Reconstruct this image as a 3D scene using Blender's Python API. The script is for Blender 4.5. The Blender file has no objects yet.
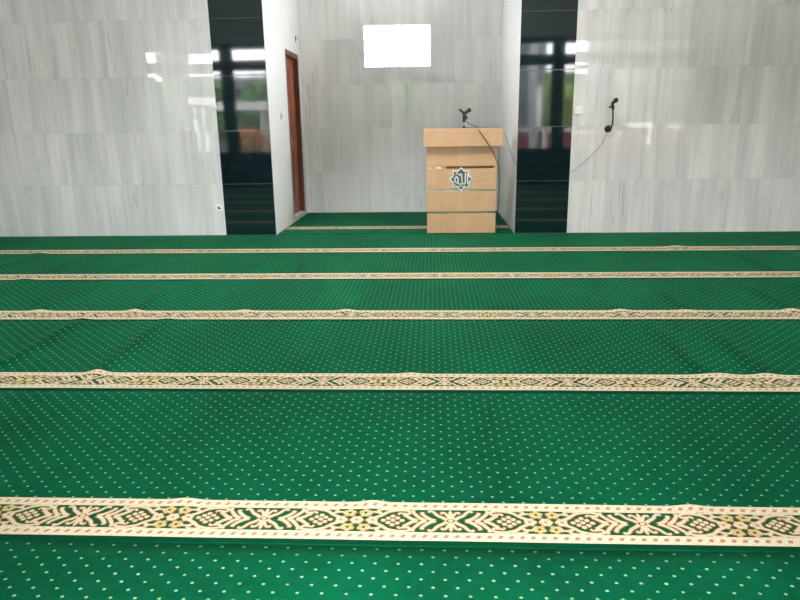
import bpy, bmesh, math, random
from mathutils import Vector, Matrix, noise
from math import sin, cos, pi, radians, exp, sqrt

random.seed(7)
SC = bpy.context.scene
COL = SC.collection

# ------------------------------------------------------------------ helpers
def s2l(c):
    return tuple(((v / 255) / 12.92 if v / 255 <= 0.04045 else ((v / 255 + 0.055) / 1.055) ** 2.4) for v in c) + (1.0,)

def link(o, parent=None):
    COL.objects.link(o)
    if parent is not None:
        o.parent = parent
    return o

def tag(o, label=None, cat=None, group=None, kind=None):
    if label: o['label'] = label
    if cat: o['category'] = cat
    if group: o['group'] = group
    if kind: o['kind'] = kind
    return o

def empty(name, loc=(0, 0, 0)):
    o = bpy.data.objects.new(name, None)
    o.empty_display_size = 0.05
    o.location = loc
    return link(o)

def obj(name, bm, mats, parent=None, smooth=False, loc=None):
    me = bpy.data.meshes.new(name)
    bm.normal_update()
    bm.to_mesh(me)
    bm.free()
    for m in (mats if isinstance(mats, (list, tuple)) else [mats]):
        me.materials.append(m)
    if smooth:
        for p in me.polygons:
            p.use_smooth = True
    o = bpy.data.objects.new(name, me)
    if loc is not None:
        o.location = loc
    return link(o, parent)

def box(bm, x0, x1, y0, y1, z0, z1, mi=0, bevel=0.0):
    vs = [bm.verts.new((x, y, z)) for x in (x0, x1) for y in (y0, y1) for z in (z0, z1)]
    fs = []
    for idx in ((0, 1, 3, 2), (4, 6, 7, 5), (0, 4, 5, 1), (2, 3, 7, 6), (0, 2, 6, 4), (1, 5, 7, 3)):
        f = bm.faces.new([vs[i] for i in idx])
        f.material_index = mi
        fs.append(f)
    if bevel:
        es = list({e for f in fs for e in f.edges})
        r = bmesh.ops.bevel(bm, geom=es, offset=bevel, segments=2, profile=0.5, affect='EDGES')
        for f in r['faces']:
            f.material_index = mi
    return fs

def newbox(*a, **k):
    bm = bmesh.new()
    box(bm, *a, **k)
    return bm

def grid_wall(bm, axis, c0, c1, us, vs, holes=(), mi=0):
    """slab with rectangular holes; axis 'y' -> spans X,Z ; axis 'x' -> spans Y,Z"""
    for i in range(len(us) - 1):
        for j in range(len(vs) - 1):
            if (i, j) in holes:
                continue
            if axis == 'y':
                box(bm, us[i], us[i + 1], c0, c1, vs[j], vs[j + 1], mi)
            else:
                box(bm, c0, c1, us[i], us[i + 1], vs[j], vs[j + 1], mi)
    bmesh.ops.remove_doubles(bm, verts=bm.verts, dist=1e-5)
    # drop the inner faces shared by two cells
    seen = {}
    for f in bm.faces:
        k = tuple(round(v, 4) for v in f.calc_center_median())
        seen.setdefault(k, []).append(f)
    kill = [f for l in seen.values() if len(l) > 1 for f in l]
    if kill:
        bmesh.ops.delete(bm, geom=kill, context='FACES')

def tube(bm, pts, rad, n=8, mi=0, cap=True):
    pts = [Vector(p) for p in pts]
    rads = rad if isinstance(rad, (list, tuple)) else [rad] * len(pts)
    rings = []
    up = None
    for i, p in enumerate(pts):
        t = (pts[min(i + 1, len(pts) - 1)] - pts[max(i - 1, 0)]).normalized()
        if up is None:
            up = t.orthogonal().normalized()
        up = (up - t * up.dot(t)).normalized()
        sd = t.cross(up)
        rings.append([bm.verts.new(p + (up * cos(2 * pi * k / n) + sd * sin(2 * pi * k / n)) * rads[i]) for k in range(n)])
    for a, b in zip(rings, rings[1:]):
        for k in range(n):
            f = bm.faces.new((a[k], a[(k + 1) % n], b[(k + 1) % n], b[k]))
            f.material_index = mi
            f.smooth = True
    if cap:
        bm.faces.new(rings[0][::-1]).material_index = mi
        bm.faces.new(rings[-1]).material_index = mi

def smooth_path(ctrl, n=8):
    P = [Vector(p) for p in ctrl]
    P = [P[0] * 2 - P[1]] + P + [P[-1] * 2 - P[-2]]
    out = []
    for i in range(1, len(P) - 2):
        a, b, c, d = P[i - 1:i + 3]
        for k in range(n):
            t = k / n
            out.append(0.5 * ((2 * b) + (c - a) * t + (2 * a - 5 * b + 4 * c - d) * t * t + (3 * b - a - 3 * c + d) * t ** 3))
    out.append(P[-2])
    return out

def sphere(bm, c, r, scale=(1, 1, 1), mi=0, seg=16, rot=None):
    M = Matrix.Translation(c)
    if rot is not None:
        M = M @ rot
    M = M @ Matrix.Diagonal((r * scale[0], r * scale[1], r * scale[2], 1))
    res = bmesh.ops.create_uvsphere(bm, u_segments=seg, v_segments=max(8, seg // 2), radius=1, matrix=M)
    for f in {f for v in res['verts'] for f in v.link_faces}:
        f.material_index = mi
        f.smooth = True

# ------------------------------------------------------------------ materials
class N:
    def __init__(self, name):
        self.m = bpy.data.materials.new(name)
        self.m.use_nodes = True
        self.t = self.m.node_tree
        self.b = self.t.nodes['Principled BSDF']
        self.out = self.t.nodes['Material Output']
    def n(self, typ, **kw):
        nd = self.t.nodes.new(typ)
        for k, v in kw.items():
            setattr(nd, k, v)
        return nd
    def put(self, sock, v):
        if v is None:
            return
        if hasattr(v, 'is_output') or isinstance(v, bpy.types.NodeSocket):
            self.t.links.new(v, sock)
        else:
            sock.default_value = v
    def math(self, op, a, b=None, c=None, clamp=False):
        nd = self.n('ShaderNodeMath', operation=op, use_clamp=clamp)
        for i, v in enumerate((a, b, c)):
            self.put(nd.inputs[i], v)
        return nd.outputs[0]
    def coords(self):
        tc = self.n('ShaderNodeTexCoord')
        sx = self.n('ShaderNodeSeparateXYZ')
        self.t.links.new(tc.outputs['Object'], sx.inputs[0])
        return tc.outputs['Object'], sx.outputs[0], sx.outputs[1], sx.outputs[2]
    def xyz(self, x, y, z):
        nd = self.n('ShaderNodeCombineXYZ')
        for i, v in enumerate((x, y, z)):
            self.put(nd.inputs[i], v)
        return nd.outputs[0]
    def noise(self, vec, scale=5, detail=4, rough=0.55, dist=0.0):
        nd = self.n('ShaderNodeTexNoise')
        self.put(nd.inputs['Vector'], vec)
        nd.inputs['Scale'].default_value = scale
        nd.inputs['Detail'].default_value = detail
        nd.inputs['Roughness'].default_value = rough
        nd.inputs['Distortion'].default_value = dist
        return nd.outputs[0]
    def ramp(self, f, stops):
        nd = self.n('ShaderNodeValToRGB')
        el = nd.color_ramp.elements
        while len(el) < len(stops):
            el.new(0.5)
        for e, (p, c) in zip(el, stops):
            e.position = p
            e.color = c
        self.put(nd.inputs[0], f)
        return nd.outputs[0]
    def mix(self, f, a, b, blend='MIX'):
        nd = self.n('ShaderNodeMix', data_type='RGBA', blend_type=blend)
        self.put(nd.inputs[0], f)
        self.put(nd.inputs[6], a)
        self.put(nd.inputs[7], b)
        return nd.outputs[2]
    def rng(self, v, a, b, c, d):
        nd = self.n('ShaderNodeMapRange')
        for i, x in enumerate((v, a, b, c, d)):
            self.put(nd.inputs[i], x)
        return nd.outputs[0]
    def set(self, **kw):
        for k, v in kw.items():
            self.put(self.b.inputs[k.replace('_', ' ')], v)
        return self
    def bump(self, h, strength=0.2, dist=0.01):
        nd = self.n('ShaderNodeBump')
        nd.inputs['Strength'].default_value = strength
        nd.inputs['Distance'].default_value = dist
        self.put(nd.inputs['Height'], h)
        self.t.links.new(nd.outputs[0], self.b.inputs['Normal'])

def plain(name, rgb, rough=0.5, metal=0.0, var=0.06, scale=8.0, **kw):
    m = N(name)
    c, x, y, z = m.coords()
    f = m.noise(c, scale, 4)
    base = s2l(rgb)
    lo = tuple(v * (1 - var) for v in base[:3]) + (1,)
    hi = tuple(min(1, v * (1 + var)) for v in base[:3]) + (1,)
    m.set(Base_Color=m.ramp(f, [(0.3, lo), (0.7, hi)]), Roughness=rough, Metallic=metal, **kw)
    return m.m

TILE = 0.604

def tile_grid(m, u, v, uoff, su=TILE, sv=TILE):
    uu = m.math('DIVIDE', m.math('SUBTRACT', u, uoff), su)
    vv = m.math('DIVIDE', v, sv)
    fu, fv = m.math('FRACT', uu), m.math('FRACT', vv)
    iu, iv = m.math('FLOOR', uu), m.math('FLOOR', vv)
    du = m.math('MULTIPLY', m.math('MINIMUM', fu, m.math('SUBTRACT', 1.0, fu)), su)
    dv = m.math('MULTIPLY', m.math('MINIMUM', fv, m.math('SUBTRACT', 1.0, fv)), sv)
    wn = m.n('ShaderNodeTexWhiteNoise', noise_dimensions='3D')
    m.put(wn.inputs['Vector'], m.xyz(iu, iv, 3.7))
    return du, dv, wn.outputs['Value'], wn.outputs['Color']

def tilted_normal(m, rndcol, amount, wob=None):
    geo = m.n('ShaderNodeNewGeometry')
    sub = m.n('ShaderNodeVectorMath', operation='SUBTRACT')
    m.put(sub.inputs[0], rndcol)
    sub.inputs[1].default_value = (0.5, 0.5, 0.5)
    sc = m.n('ShaderNodeVectorMath', operation='SCALE')
    m.put(sc.inputs[0], sub.outputs[0])
    sc.inputs['Scale'].default_value = amount
    ad = m.n('ShaderNodeVectorMath', operation='ADD')
    m.put(ad.inputs[0], geo.outputs['Normal'])
    m.put(ad.inputs[1], sc.outputs[0])
    last = ad.outputs[0]
    if wob is not None:
        s2 = m.n('ShaderNodeVectorMath', operation='SCALE')
        sb = m.n('ShaderNodeVectorMath', operation='SUBTRACT')
        m.put(sb.inputs[0], wob)
        sb.inputs[1].default_value = (0.5, 0.5, 0.5)
        m.put(s2.inputs[0], sb.outputs[0])
        s2.inputs['Scale'].default_value = 0.005
        a2 = m.n('ShaderNodeVectorMath', operation='ADD')
        m.put(a2.inputs[0], last)
        m.put(a2.inputs[1], s2.outputs[0])
        last = a2.outputs[0]
    nm = m.n('ShaderNodeVectorMath', operation='NORMALIZE')
    m.put(nm.inputs[0], last)
    return nm.outputs[0]

def marble(name, uoff, light=(241, 239, 237), dark=(212, 212, 211)):
    m = N(name)
    c, x, y, z = m.coords()
    u = m.math('ADD', x, y)
    du, dv, rv, rc = tile_grid(m, u, z, uoff)
    shift = m.math('MULTIPLY', rv, 37.0)
    # slight lean of the veins
    lean = m.math('MULTIPLY', m.math('SUBTRACT', rv, 0.5), 0.04)
    ul = m.math('ADD', u, m.math('MULTIPLY', z, lean))
    broad = m.noise(m.xyz(m.math('ADD', m.math('MULTIPLY', ul, 5.0), shift), m.math('MULTIPLY', z, 0.35), shift), 1.0, 3, 0.6, 0.4)
    fine = m.noise(m.xyz(m.math('ADD', m.math('MULTIPLY', ul, 24.0), shift), m.math('MULTIPLY', z, 0.9), shift), 1.0, 5, 0.65, 0.3)
    f = m.math('ADD', m.math('MULTIPLY', broad, 0.7), m.math('MULTIPLY', fine, 0.3))
    f = m.math('ADD', f, m.math('MULTIPLY', m.math('SUBTRACT', rv, 0.5), 0.05))
    mid = tuple((a + b) / 2 for a, b in zip(light, dark))
    col = m.ramp(f, [(0.37, s2l(dark)), (0.5, s2l(mid)), (0.62, s2l(light))])
    # sparse thin dark veins that run up the slabs
    vn = m.noise(m.xyz(m.math('ADD', m.math('MULTIPLY', ul, 7.0), m.math('MULTIPLY', shift, 1.7)), m.math('MULTIPLY', z, 0.22), 5.0), 1.0, 3, 0.5, 0.5)
    d = m.math('ABSOLUTE', m.math('SUBTRACT', vn, 0.5))
    vein = m.rng(d, 0.0, 0.010, 1.0, 0.0)
    gate = m.rng(m.noise(m.xyz(m.math('MULTIPLY', u, 1.3), m.math('MULTIPLY', z, 1.7), 9.0), 1.0, 2), 0.50, 0.60, 0.0, 0.36)
    col = m.mix(m.math('MULTIPLY', vein, gate), col, s2l((118, 118, 112)))
    # joints
    jh = m.rng(dv, 0.0, 0.0025, 1.0, 0.0)
    jv = m.rng(du, 0.0, 0.0018, 1.0, 0.0)
    j = m.math('ADD', m.math('MULTIPLY', jh, 0.36), m.math('MULTIPLY', jv, 0.14), clamp=True)
    col = m.mix(j, col, s2l((128, 130, 126)))
    wobn = m.n('ShaderNodeTexNoise')
    m.put(wobn.inputs['Vector'], m.xyz(m.math('MULTIPLY', u, 2.6), m.math('MULTIPLY', z, 2.0), 1.0))
    wobn.inputs['Scale'].default_value = 1.0
    wobn.inputs['Detail'].default_value = 1.0
    nrm = tilted_normal(m, rc, 0.011, wobn.outputs['Color'])
    m.set(Base_Color=col, Roughness=0.016, Normal=nrm)
    m.b.inputs['IOR'].default_value = 1.5
    return m.m

def granite(name, uoff):
    m = N(name)
    c, x, y, z = m.coords()
    u = m.math('ADD', x, y)
    du, dv, rv, rc = tile_grid(m, u, z, uoff, 0.6, TILE)
    sp = m.noise(c, 240, 2, 0.7)
    col = m.ramp(sp, [(0.35, s2l((12, 27, 30))), (0.62, s2l((20, 38, 42))), (0.8, s2l((40, 44, 44)))])
    jh = m.rng(dv, 0.0, 0.003, 1.0, 0.0)
    col = m.mix(m.math('MULTIPLY', jh, 0.32), col, s2l((165, 168, 160)))
    nrm = tilted_normal(m, rc, 0.003)
    m.set(Base_Color=col, Roughness=m.math('ADD', 0.045, m.math('MULTIPLY', jh, 0.4)), Normal=nrm)
    m.b.inputs['IOR'].default_value = 1.72
    return m.m

FOLD_SHADE = [(-2.37, .050, -4.60, -3.45), (-1.78, .050, -4.60, -3.55), (-2.10, .050, -3.40, -2.65), (-2.80, .055, -3.40, -2.35),
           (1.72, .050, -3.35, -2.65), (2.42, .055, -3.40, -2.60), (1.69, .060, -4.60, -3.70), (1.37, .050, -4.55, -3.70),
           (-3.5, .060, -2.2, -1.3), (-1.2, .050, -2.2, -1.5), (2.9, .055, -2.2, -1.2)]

def carpet_mat(name):
    m = N(name)
    c, x, y, z = m.coords()
    PX, PY = 0.0680, 0.0666
    rows = m.math('DIVIDE', y, PY / 2)
    r = m.math('FLOOR', m.math('ADD', rows, 0.5))
    odd = m.math('MULTIPLY', m.math('MODULO', m.math('ABSOLUTE', r), 2.0), 0.5)
    cx = m.math('ADD', m.math('DIVIDE', x, PX), odd)
    fx = m.math('MULTIPLY', m.math('SUBTRACT', cx, m.math('FLOOR', m.math('ADD', cx, 0.5))), PX)
    fy = m.math('MULTIPLY', m.math('SUBTRACT', rows, r), PY / 2)
    w = m.noise(m.xyz(m.math('MULTIPLY', cx, 0.97), m.math('MULTIPLY', r, 0.97), 0.0), 3.0, 1)
    dd = m.math('SQRT', m.math('ADD', m.math('POWER', m.math('DIVIDE', fx, 1.15), 2.0), m.math('POWER', fy, 2.0)))
    edge = m.math('ADD', 0.0032, m.math('MULTIPLY', w, 0.0018))
    dot = m.rng(m.math('SUBTRACT', dd, edge), -0.0010, 0.0012, 1.0, 0.0)
    big = m.noise(m.xyz(m.math('MULTIPLY', x, 1.6), m.math('MULTIPLY', y, 0.9), 0.0), 1.0, 5, 0.6, 0.5)
    nap = m.noise(m.xyz(m.math('MULTIPLY', x, 22.0), m.math('MULTIPLY', y, 22.0), 0.0), 1.0, 4, 0.7)
    fib = m.noise(c, 900, 2, 0.7)
    f = m.math('ADD', m.math('ADD', m.math('MULTIPLY', big, 0.55), m.math('MULTIPLY', nap, 0.30)), m.math('MULTIPLY', fib, 0.15))
    col = m.ramp(f, [(0.34, s2l((0, 58, 36))), (0.52, s2l((0, 74, 46))), (0.68, s2l((0, 88, 56)))])
    # shade of the folds painted into the pile colour as dark streaks
    fold_shade = None
    for px, pw, ya, yb in FOLD_SHADE:
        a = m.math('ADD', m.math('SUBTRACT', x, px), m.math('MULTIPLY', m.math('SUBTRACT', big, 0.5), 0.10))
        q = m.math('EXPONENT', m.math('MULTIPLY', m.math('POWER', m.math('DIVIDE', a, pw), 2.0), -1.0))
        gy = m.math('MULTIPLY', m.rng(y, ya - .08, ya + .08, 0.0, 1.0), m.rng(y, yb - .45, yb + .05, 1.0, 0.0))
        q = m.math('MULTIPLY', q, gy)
        fold_shade = q if fold_shade is None else m.math('ADD', fold_shade, q, clamp=True)
    col = m.mix(m.math('MULTIPLY', fold_shade, 0.62), col, s2l((0, 44, 26)))
    col = m.mix(dot, col, s2l((118, 166, 122)))
    m.set(Base_Color=col, Roughness=0.85)
    m.b.inputs['Specular IOR Level'].default_value = 0.05
    m.b.inputs['Sheen Weight'].default_value = 0.06
    m.b.inputs['Sheen Roughness'].default_value = 0.45
    m.b.inputs['Sheen Tint'].default_value = s2l((40, 225, 140))
    m.bump(m.math('ADD', m.math('MULTIPLY', fib, 0.6), m.math('MULTIPLY', nap, 0.8)), 0.35, 0.004)
    return m.m

def wool(name, rgb, var, scale):
    o = plain(name, rgb, 0.9, var=var, scale=scale)
    o.node_tree.nodes['Principled BSDF'].inputs['Specular IOR Level'].default_value = 0.05
    return o

def wood(name, a, b, scale=1.0):
    m = N(name)
    c, x, y, z = m.coords()
    g = m.noise(m.xyz(m.math('MULTIPLY', x, 3.0 * scale), m.math('MULTIPLY', y, 3.0), m.math('MULTIPLY', z, 22.0 * scale)), 1.0, 5, 0.6, 0.6)
    h = m.noise(m.xyz(m.math('MULTIPLY', x, 5.0), y, m.math('MULTIPLY', z, 1.2)), 1.0, 3, 0.6, 0.8)
    f = m.math('ADD', m.math('MULTIPLY', g, 0.45), m.math('MULTIPLY', h, 0.55))
    m.set(Base_Color=m.ramp(f, [(0.3, s2l(b)), (0.7, s2l(a))]), Roughness=0.38)
    return m.m

def glass_pane(name):
    m = N(name)
    t = m.t
    tr = m.n('ShaderNodeBsdfTransparent')
    tr.inputs[0].default_value = (0.93, 0.96, 0.95, 1)
    gl = m.n('ShaderNodeBsdfGlossy')
    gl.inputs['Roughness'].default_value = 0.02
    fr = m.n('ShaderNodeFresnel')
    fr.inputs[0].default_value = 1.5
    mx = m.n('ShaderNodeMixShader')
    t.links.new(fr.outputs[0], mx.inputs[0])
    t.links.new(tr.outputs[0], mx.inputs[1])
    t.links.new(gl.outputs[0], mx.inputs[2])
    t.links.new(mx.outputs[0], m.out.inputs[0])
    return m.m

def glass_block_mat(name):
    m = N(name)
    t = m.t
    tr = m.n('ShaderNodeBsdfTransparent')
    tr.inputs[0].default_value = (0.95, 0.98, 0.97, 1)
    tl = m.n('ShaderNodeBsdfTranslucent')
    tl.inputs[0].default_value = (0.92, 0.95, 0.94, 1)
    gl = m.n('ShaderNodeBsdfGlossy')
    gl.inputs['Roughness'].default_value = 0.06
    m1 = m.n('ShaderNodeMixShader')
    m1.inputs[0].default_value = 0.30
    t.links.new(tr.outputs[0], m1.inputs[1])
    t.links.new(tl.outputs[0], m1.inputs[2])
    m2 = m.n('ShaderNodeMixShader')
    m2.inputs[0].default_value = 0.05
    t.links.new(m1.outputs[0], m2.inputs[1])
    t.links.new(gl.outputs[0], m2.inputs[2])
    t.links.new(m2.outputs[0], m.out.inputs[0])
    return m.m

M = {}
M['marble_l'] = marble('marble tiles left', -2.470)
M['marble_r'] = marble('marble tiles right', 1.568, (242, 237, 233), (213, 209, 206))
M['marble_b'] = marble('marble tiles alcove', 0.966 + 2.0626, (246, 244, 243), (224, 224, 224))
M['granite_l'] = granite('black granite left', -2.470)
M['granite_r'] = granite('black granite right', 0.966)
M['plaster'] = plain('white plaster', (216, 216, 213), 0.6, var=0.02, scale=3)
M['ceiling'] = plain('ceiling paint', (226, 228, 224), 0.8, var=0.02, scale=2)
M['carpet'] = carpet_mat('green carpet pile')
M['cream'] = wool('cream carpet wool', (200, 190, 162), 0.10, 90)
M['tan'] = wool('tan carpet wool', (126, 96, 64), 0.12, 90)
M['rose'] = wool('dusty brown carpet wool', (160, 124, 92), 0.12, 90)
M['petal'] = wool('pale carpet wool', (196, 181, 148), 0.12, 90)
M['olive'] = wool('dark green band wool', (12, 76, 42), 0.15, 60)
M['margin'] = wool('plain green edge wool', (1, 58, 34), 0.12, 60)
M['slab'] = plain('screed', (120, 118, 112), 0.9)
M['maple'] = wood('maple veneer', (220, 178, 138), (200, 156, 115))
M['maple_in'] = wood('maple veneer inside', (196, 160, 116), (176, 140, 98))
M['slot'] = plain('dark slot wood', (122, 86, 50), 0.7)
M['steel'] = plain('polished inlay metal', (214, 220, 208), 0.16, metal=1.0, var=0.02)
M['silver'] = plain('silver emblem edge', (226, 228, 222), 0.35, metal=0.35, var=0.03)
M['slate'] = plain('slate emblem field', (82, 88, 92), 0.5, var=0.2, scale=60)
M['black'] = plain('black plastic', (22, 24, 25), 0.45, var=0.2, scale=40)
M['mesh'] = plain('dark grille', (44, 48, 48), 0.5, metal=0.5, var=0.4, scale=200)
M['chrome'] = plain('chrome stem', (205, 206, 204), 0.2, metal=1.0, var=0.02)
M['cable_dark'] = plain('dark cable sheath', (66, 58, 44), 0.5)
M['cable_grey'] = plain('grey cable sheath', (20, 26, 28), 0.9)
M['plate'] = plain('white switch plastic', (250, 250, 246), 0.35, var=0.02)
M['ivory'] = plain('ivory plastic', (205, 200, 180), 0.4, var=0.03)
M['dark_mark'] = plain('grey socket', (96, 92, 86), 0.5)
M['door_wood'] = wood('reddish door wood', (160, 84, 50), (124, 58, 32))
M['door_frame'] = wood('door frame wood', (118, 66, 42), (92, 48, 30))
M['threshold'] = plain('white threshold tile', (214, 214, 206), 0.3, var=0.03)
M['alu'] = plain('black window frame', (16, 18, 18), 0.45, var=0.15)
M['wains'] = plain('dark wall tiles', (30, 32, 33), 0.25, var=0.2)
M['glass'] = glass_pane('window glass')
M['gblock'] = glass_block_mat('glass block')
M['mortar'] = plain('white mortar', (210, 212, 206), 0.8)

# ------------------------------------------------------------------ setting
ZC = 5.2
FL = -0.012
XW0, XW1 = -6.45, 5.55
YR = -6.45
YA = 2.0626
XL, XR = -1.869, 0.966

def struct(name, bm, m, label, cat):
    o = obj(name, bm, m)
    return tag(o, label, cat, kind='structure')

bm = bmesh.new()
box(bm, XW0 - .15, XW1 + .15, YR - .15, 0, FL - .15, FL)
box(bm, XL - .15, XR + .15, 0, YA + .15, FL - .15, FL)
struct('floor', bm, M['slab'], 'grey floor slab hidden under the green prayer carpets', 'floor')
bm = bmesh.new()
SX0, SX1, SY0, SY1 = -2.2, 1.3, -2.9, -1.5  # opening for an unseen skylight, added to even out the hall light
for a, b, c, d in ((XW0 - .15, SX0, YR - .15, 0), (SX1, XW1 + .15, YR - .15, 0), (SX0, SX1, YR - .15, SY0), (SX0, SX1, SY1, 0)):
    box(bm, a, b, c, d, ZC, ZC + .15)
box(bm, XL - .15, XR + .15, 0, YA + .15, ZC, ZC + .15)
struct('ceiling', bm, M['ceiling'], 'flat white ceiling of the prayer hall', 'ceiling')

w = tag(empty('added_skylight', (SX0, SY0, ZC)), 'added rectangular skylight in the ceiling above the front rows', 'window', kind='structure')
inv = Matrix.Translation((-SX0, -SY0, -ZC))
bm = bmesh.new()
for k in range(5):
    xx = SX0 + .03 + (SX1 - SX0 - .06) * k / 4
    box(bm, xx - .029, xx + .029, SY0 + .06, SY1 - .06, ZC + .09, ZC + .14)
box(bm, SX0 + .001, SX1 - .001, SY0 + .001, SY0 + .06, ZC + .09, ZC + .14)
box(bm, SX0 + .001, SX1 - .001, SY1 - .06, SY1 - .001, ZC + .09, ZC + .14)
o = obj('window_frame', bm, M['alu'], w)
o.matrix_parent_inverse = inv
o = obj('pane', newbox(SX0 + .03, SX1 - .03, SY0 + .03, SY1 - .03, ZC + .11, ZC + .114), M['glass'], w)
o.matrix_parent_inverse = inv

struct('wall_front_left', newbox(XW0, -2.470, 0, .15, FL, ZC), M['marble_l'],
       'pale grey vein-cut marble tiled wall left of the left black granite strip', 'wall')
struct('wall_front_right', newbox(1.568, XW1, 0, .15, FL, ZC), M['marble_r'],
       'pale grey vein-cut marble tiled wall right of the right black granite strip', 'wall')
struct('trim_1', newbox(-2.470, XL, 0, .02, FL, ZC), M['granite_l'],
       'polished black granite strip left of the alcove opening', 'wall panel')
struct('trim_2', newbox(XR, 1.568, 0, .02, FL, ZC), M['granite_r'],
       'polished black granite strip right of the alcove opening', 'wall panel')
# alcove
DY0, DY1, DZ1 = 1.083, 1.946, 2.211
bm = bmesh.new()
grid_wall(bm, 'x', XL - .15, XL, [.02, .35, DY0, DY1, YA], [FL, DZ1, 3.2, 3.75, ZC], holes={(2, 0), (1, 2), (2, 2)})
struct('wall_alcove_left', bm, M['plaster'], 'white plastered side of the alcove with the brown door', 'wall')
bm = bmesh.new()
grid_wall(bm, 'x', XR, XR + .15, [.02, .35, DY1, YA], [FL, 3.2, 3.75, ZC], holes={(1, 1)})
struct('wall_alcove_right', bm, M['plaster'],
       'white plastered side of the alcove to the right of the lectern', 'wall')
WX0, WX1, WZ0, WZ1 = -0.957, -0.027, 2.046, 2.591
bm = bmesh.new()
grid_wall(bm, 'y', YA, YA + .15, [XL - .15, WX0, WX1, XR + .15], [FL, WZ0, WZ1, ZC], holes={(1, 1)})
struct('wall_alcove_back', bm, M['marble_b'], 'grey marble tiled back wall of the alcove with the bright window', 'wall')
CL0, CL1, CY0, CY1 = 3.45, 5.05, -4.6, -.25
CLS = {'left': (4.35, 5.05), 'right': (3.45, 5.05)}  # unseen high side windows, added to light the hall
for nm, wn, xa, xb, lb in (('wall_left', 'added_window_4', XW0 - .15, XW0, 'left'), ('wall_right', 'added_window_5', XW1, XW1 + .15, 'right')):
    CL0, CL1 = CLS[lb]
    bm = bmesh.new()
    grid_wall(bm, 'x', xa, xb, [YR, CY0, CY1, 0], [FL, CL0, CL1, ZC], holes={(1, 1)})
    struct(nm, bm, M['plaster'], 'white %s side wall of the hall below an added high strip of windows' % lb, 'wall')
    w = tag(empty(wn, (xa, CY0, CL0)), 'added high strip of windows under the ceiling in the %s side wall' % lb, 'window', kind='structure')
    inv = Matrix.Translation((-xa, -CY0, -CL0))
    bm = bmesh.new()
    n = 6
    g = .001
    st = (CY1 - CY0) / n
    box(bm, xa + .03, xb - .03, CY0 + g, CY1 - g, CL0 + g, CL0 + .05)
    box(bm, xa + .03, xb - .03, CY0 + g, CY1 - g, CL1 - .05, CL1 - g)
    for i in range(n + 1):
        yy = CY0 + i * st
        box(bm, xa + .031, xb - .031, max(CY0 + g, yy - .03), min(CY1 - g, yy + .03), CL0 + .05, CL1 - .05)
    o = obj('window_frame', bm, M['alu'], w)
    o.matrix_parent_inverse = inv
    for i in range(n):
        o = obj('pane', newbox((xa + xb) / 2 - .002, (xa + xb) / 2 + .002, CY0 + i * st + .03, CY0 + (i + 1) * st - .03, CL0 + .05, CL1 - .05), M['glass'], w)
        o.matrix_parent_inverse = inv

for wn, xa, lb in (('added_window_6', XL - .15, 'left'), ('added_window_7', XR, 'right')):  # unseen side windows added to brighten the alcove
    w = tag(empty(wn, (xa, .35, 3.2)), 'added high side window under the ceiling in the %s wall of the alcove' % lb, 'window', kind='structure')
    inv = Matrix.Translation((-xa, -.35, -3.2))
    bm = bmesh.new()
    for a, b in ((.351, .40), ((.35 + DY1) / 2 - .025, (.35 + DY1) / 2 + .025), (DY1 - .05, DY1 - .001)):
        box(bm, xa + .03, xa + .12, a, b, 3.25, 3.70)
    box(bm, xa + .03, xa + .12, .351, DY1 - .001, 3.201, 3.25)
    box(bm, xa + .03, xa + .12, .351, DY1 - .001, 3.70, 3.749)
    o = obj('window_frame', bm, M['alu'], w)
    o.matrix_parent_inverse = inv
    o = obj('pane', newbox(xa + .07, xa + .074, .40, DY1 - .05, 3.25, 3.70), M['glass'], w)
    o.matrix_parent_inverse = inv

# glass block window in the alcove
w1 = tag(empty('window_1', (0, 0, 0)), 'small bright glass block window high in the alcove back wall', 'window', kind='structure')
bm = bmesh.new()
nc, nr = 5, 3
cw, rh = (WX1 - WX0) / nc, (WZ1 - WZ0) / nr
j = .004
for i in range(nc + 1):
    xx = WX0 + i * cw
    box(bm, max(WX0, xx - j), min(WX1, xx + j), YA + .035, YA + .115, WZ0, WZ1)
for k in range(nr + 1):
    zz = WZ0 + k * rh
    box(bm, WX0 + j, WX1 - j, YA + .036, YA + .114, max(WZ0, zz - j), min(WZ1, zz + j))
obj('mortar_grid', bm, M['mortar'], w1)
for i in range(nc):
    for k in range(nr):
        bm = newbox(WX0 + i * cw + j, WX0 + (i + 1) * cw - j, YA + .030, YA + .120, WZ0 + k * rh + j, WZ0 + (k + 1) * rh - j, bevel=.012)
        obj('glass_block', bm, M['gblock'], w1)

# brown door in the alcove side wall
d1 = tag(empty('door_1', (XL, DY0, 0)), 'reddish brown wooden door set in the white alcove side wall', 'door', kind='structure')
def dchild(name, bm, m, **k):
    o = obj(name, bm, m, d1, **k)
    o.matrix_parent_inverse = Matrix.Translation((-XL, -DY0, 0))
    return o
bm = bmesh.new()
box(bm, XL - .13, XL - .004, DY0, DY0 + .05, .05, DZ1)
box(bm, XL - .13, XL - .004, DY1 - .05, DY1, .05, DZ1)
box(bm, XL - .13, XL - .004, DY0 + .05, DY1 - .05, DZ1 - .06, DZ1)
dchild('door_frame', bm, M['door_frame'])
bm = bmesh.new()
ly0, ly1, lz0, lz1, lx0, lx1 = DY0 + .052, DY1 - .052, .055, DZ1 - .062, XL - .105, XL - .065
box(bm, lx0, lx1, ly0, ly1, lz0, lz1)
for (a, b) in ((ly0 + .10, (ly0 + ly1) / 2 - .04), ((ly0 + ly1) / 2 + .04, ly1 - .10)):
    for (c, d) in ((.22, .95), (1.10, 2.02)):
        box(bm, lx1, lx1 + .012, a, b, c, d, bevel=.006)
dchild('door_leaf', bm, M['door_wood'])
bm = bmesh.new()
tube(bm, [(lx1, ly0 + .06, 1.0), (lx1 + .045, ly0 + .06, 1.0), (lx1 + .05, ly0 + .15, 1.0)], .009)
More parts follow.
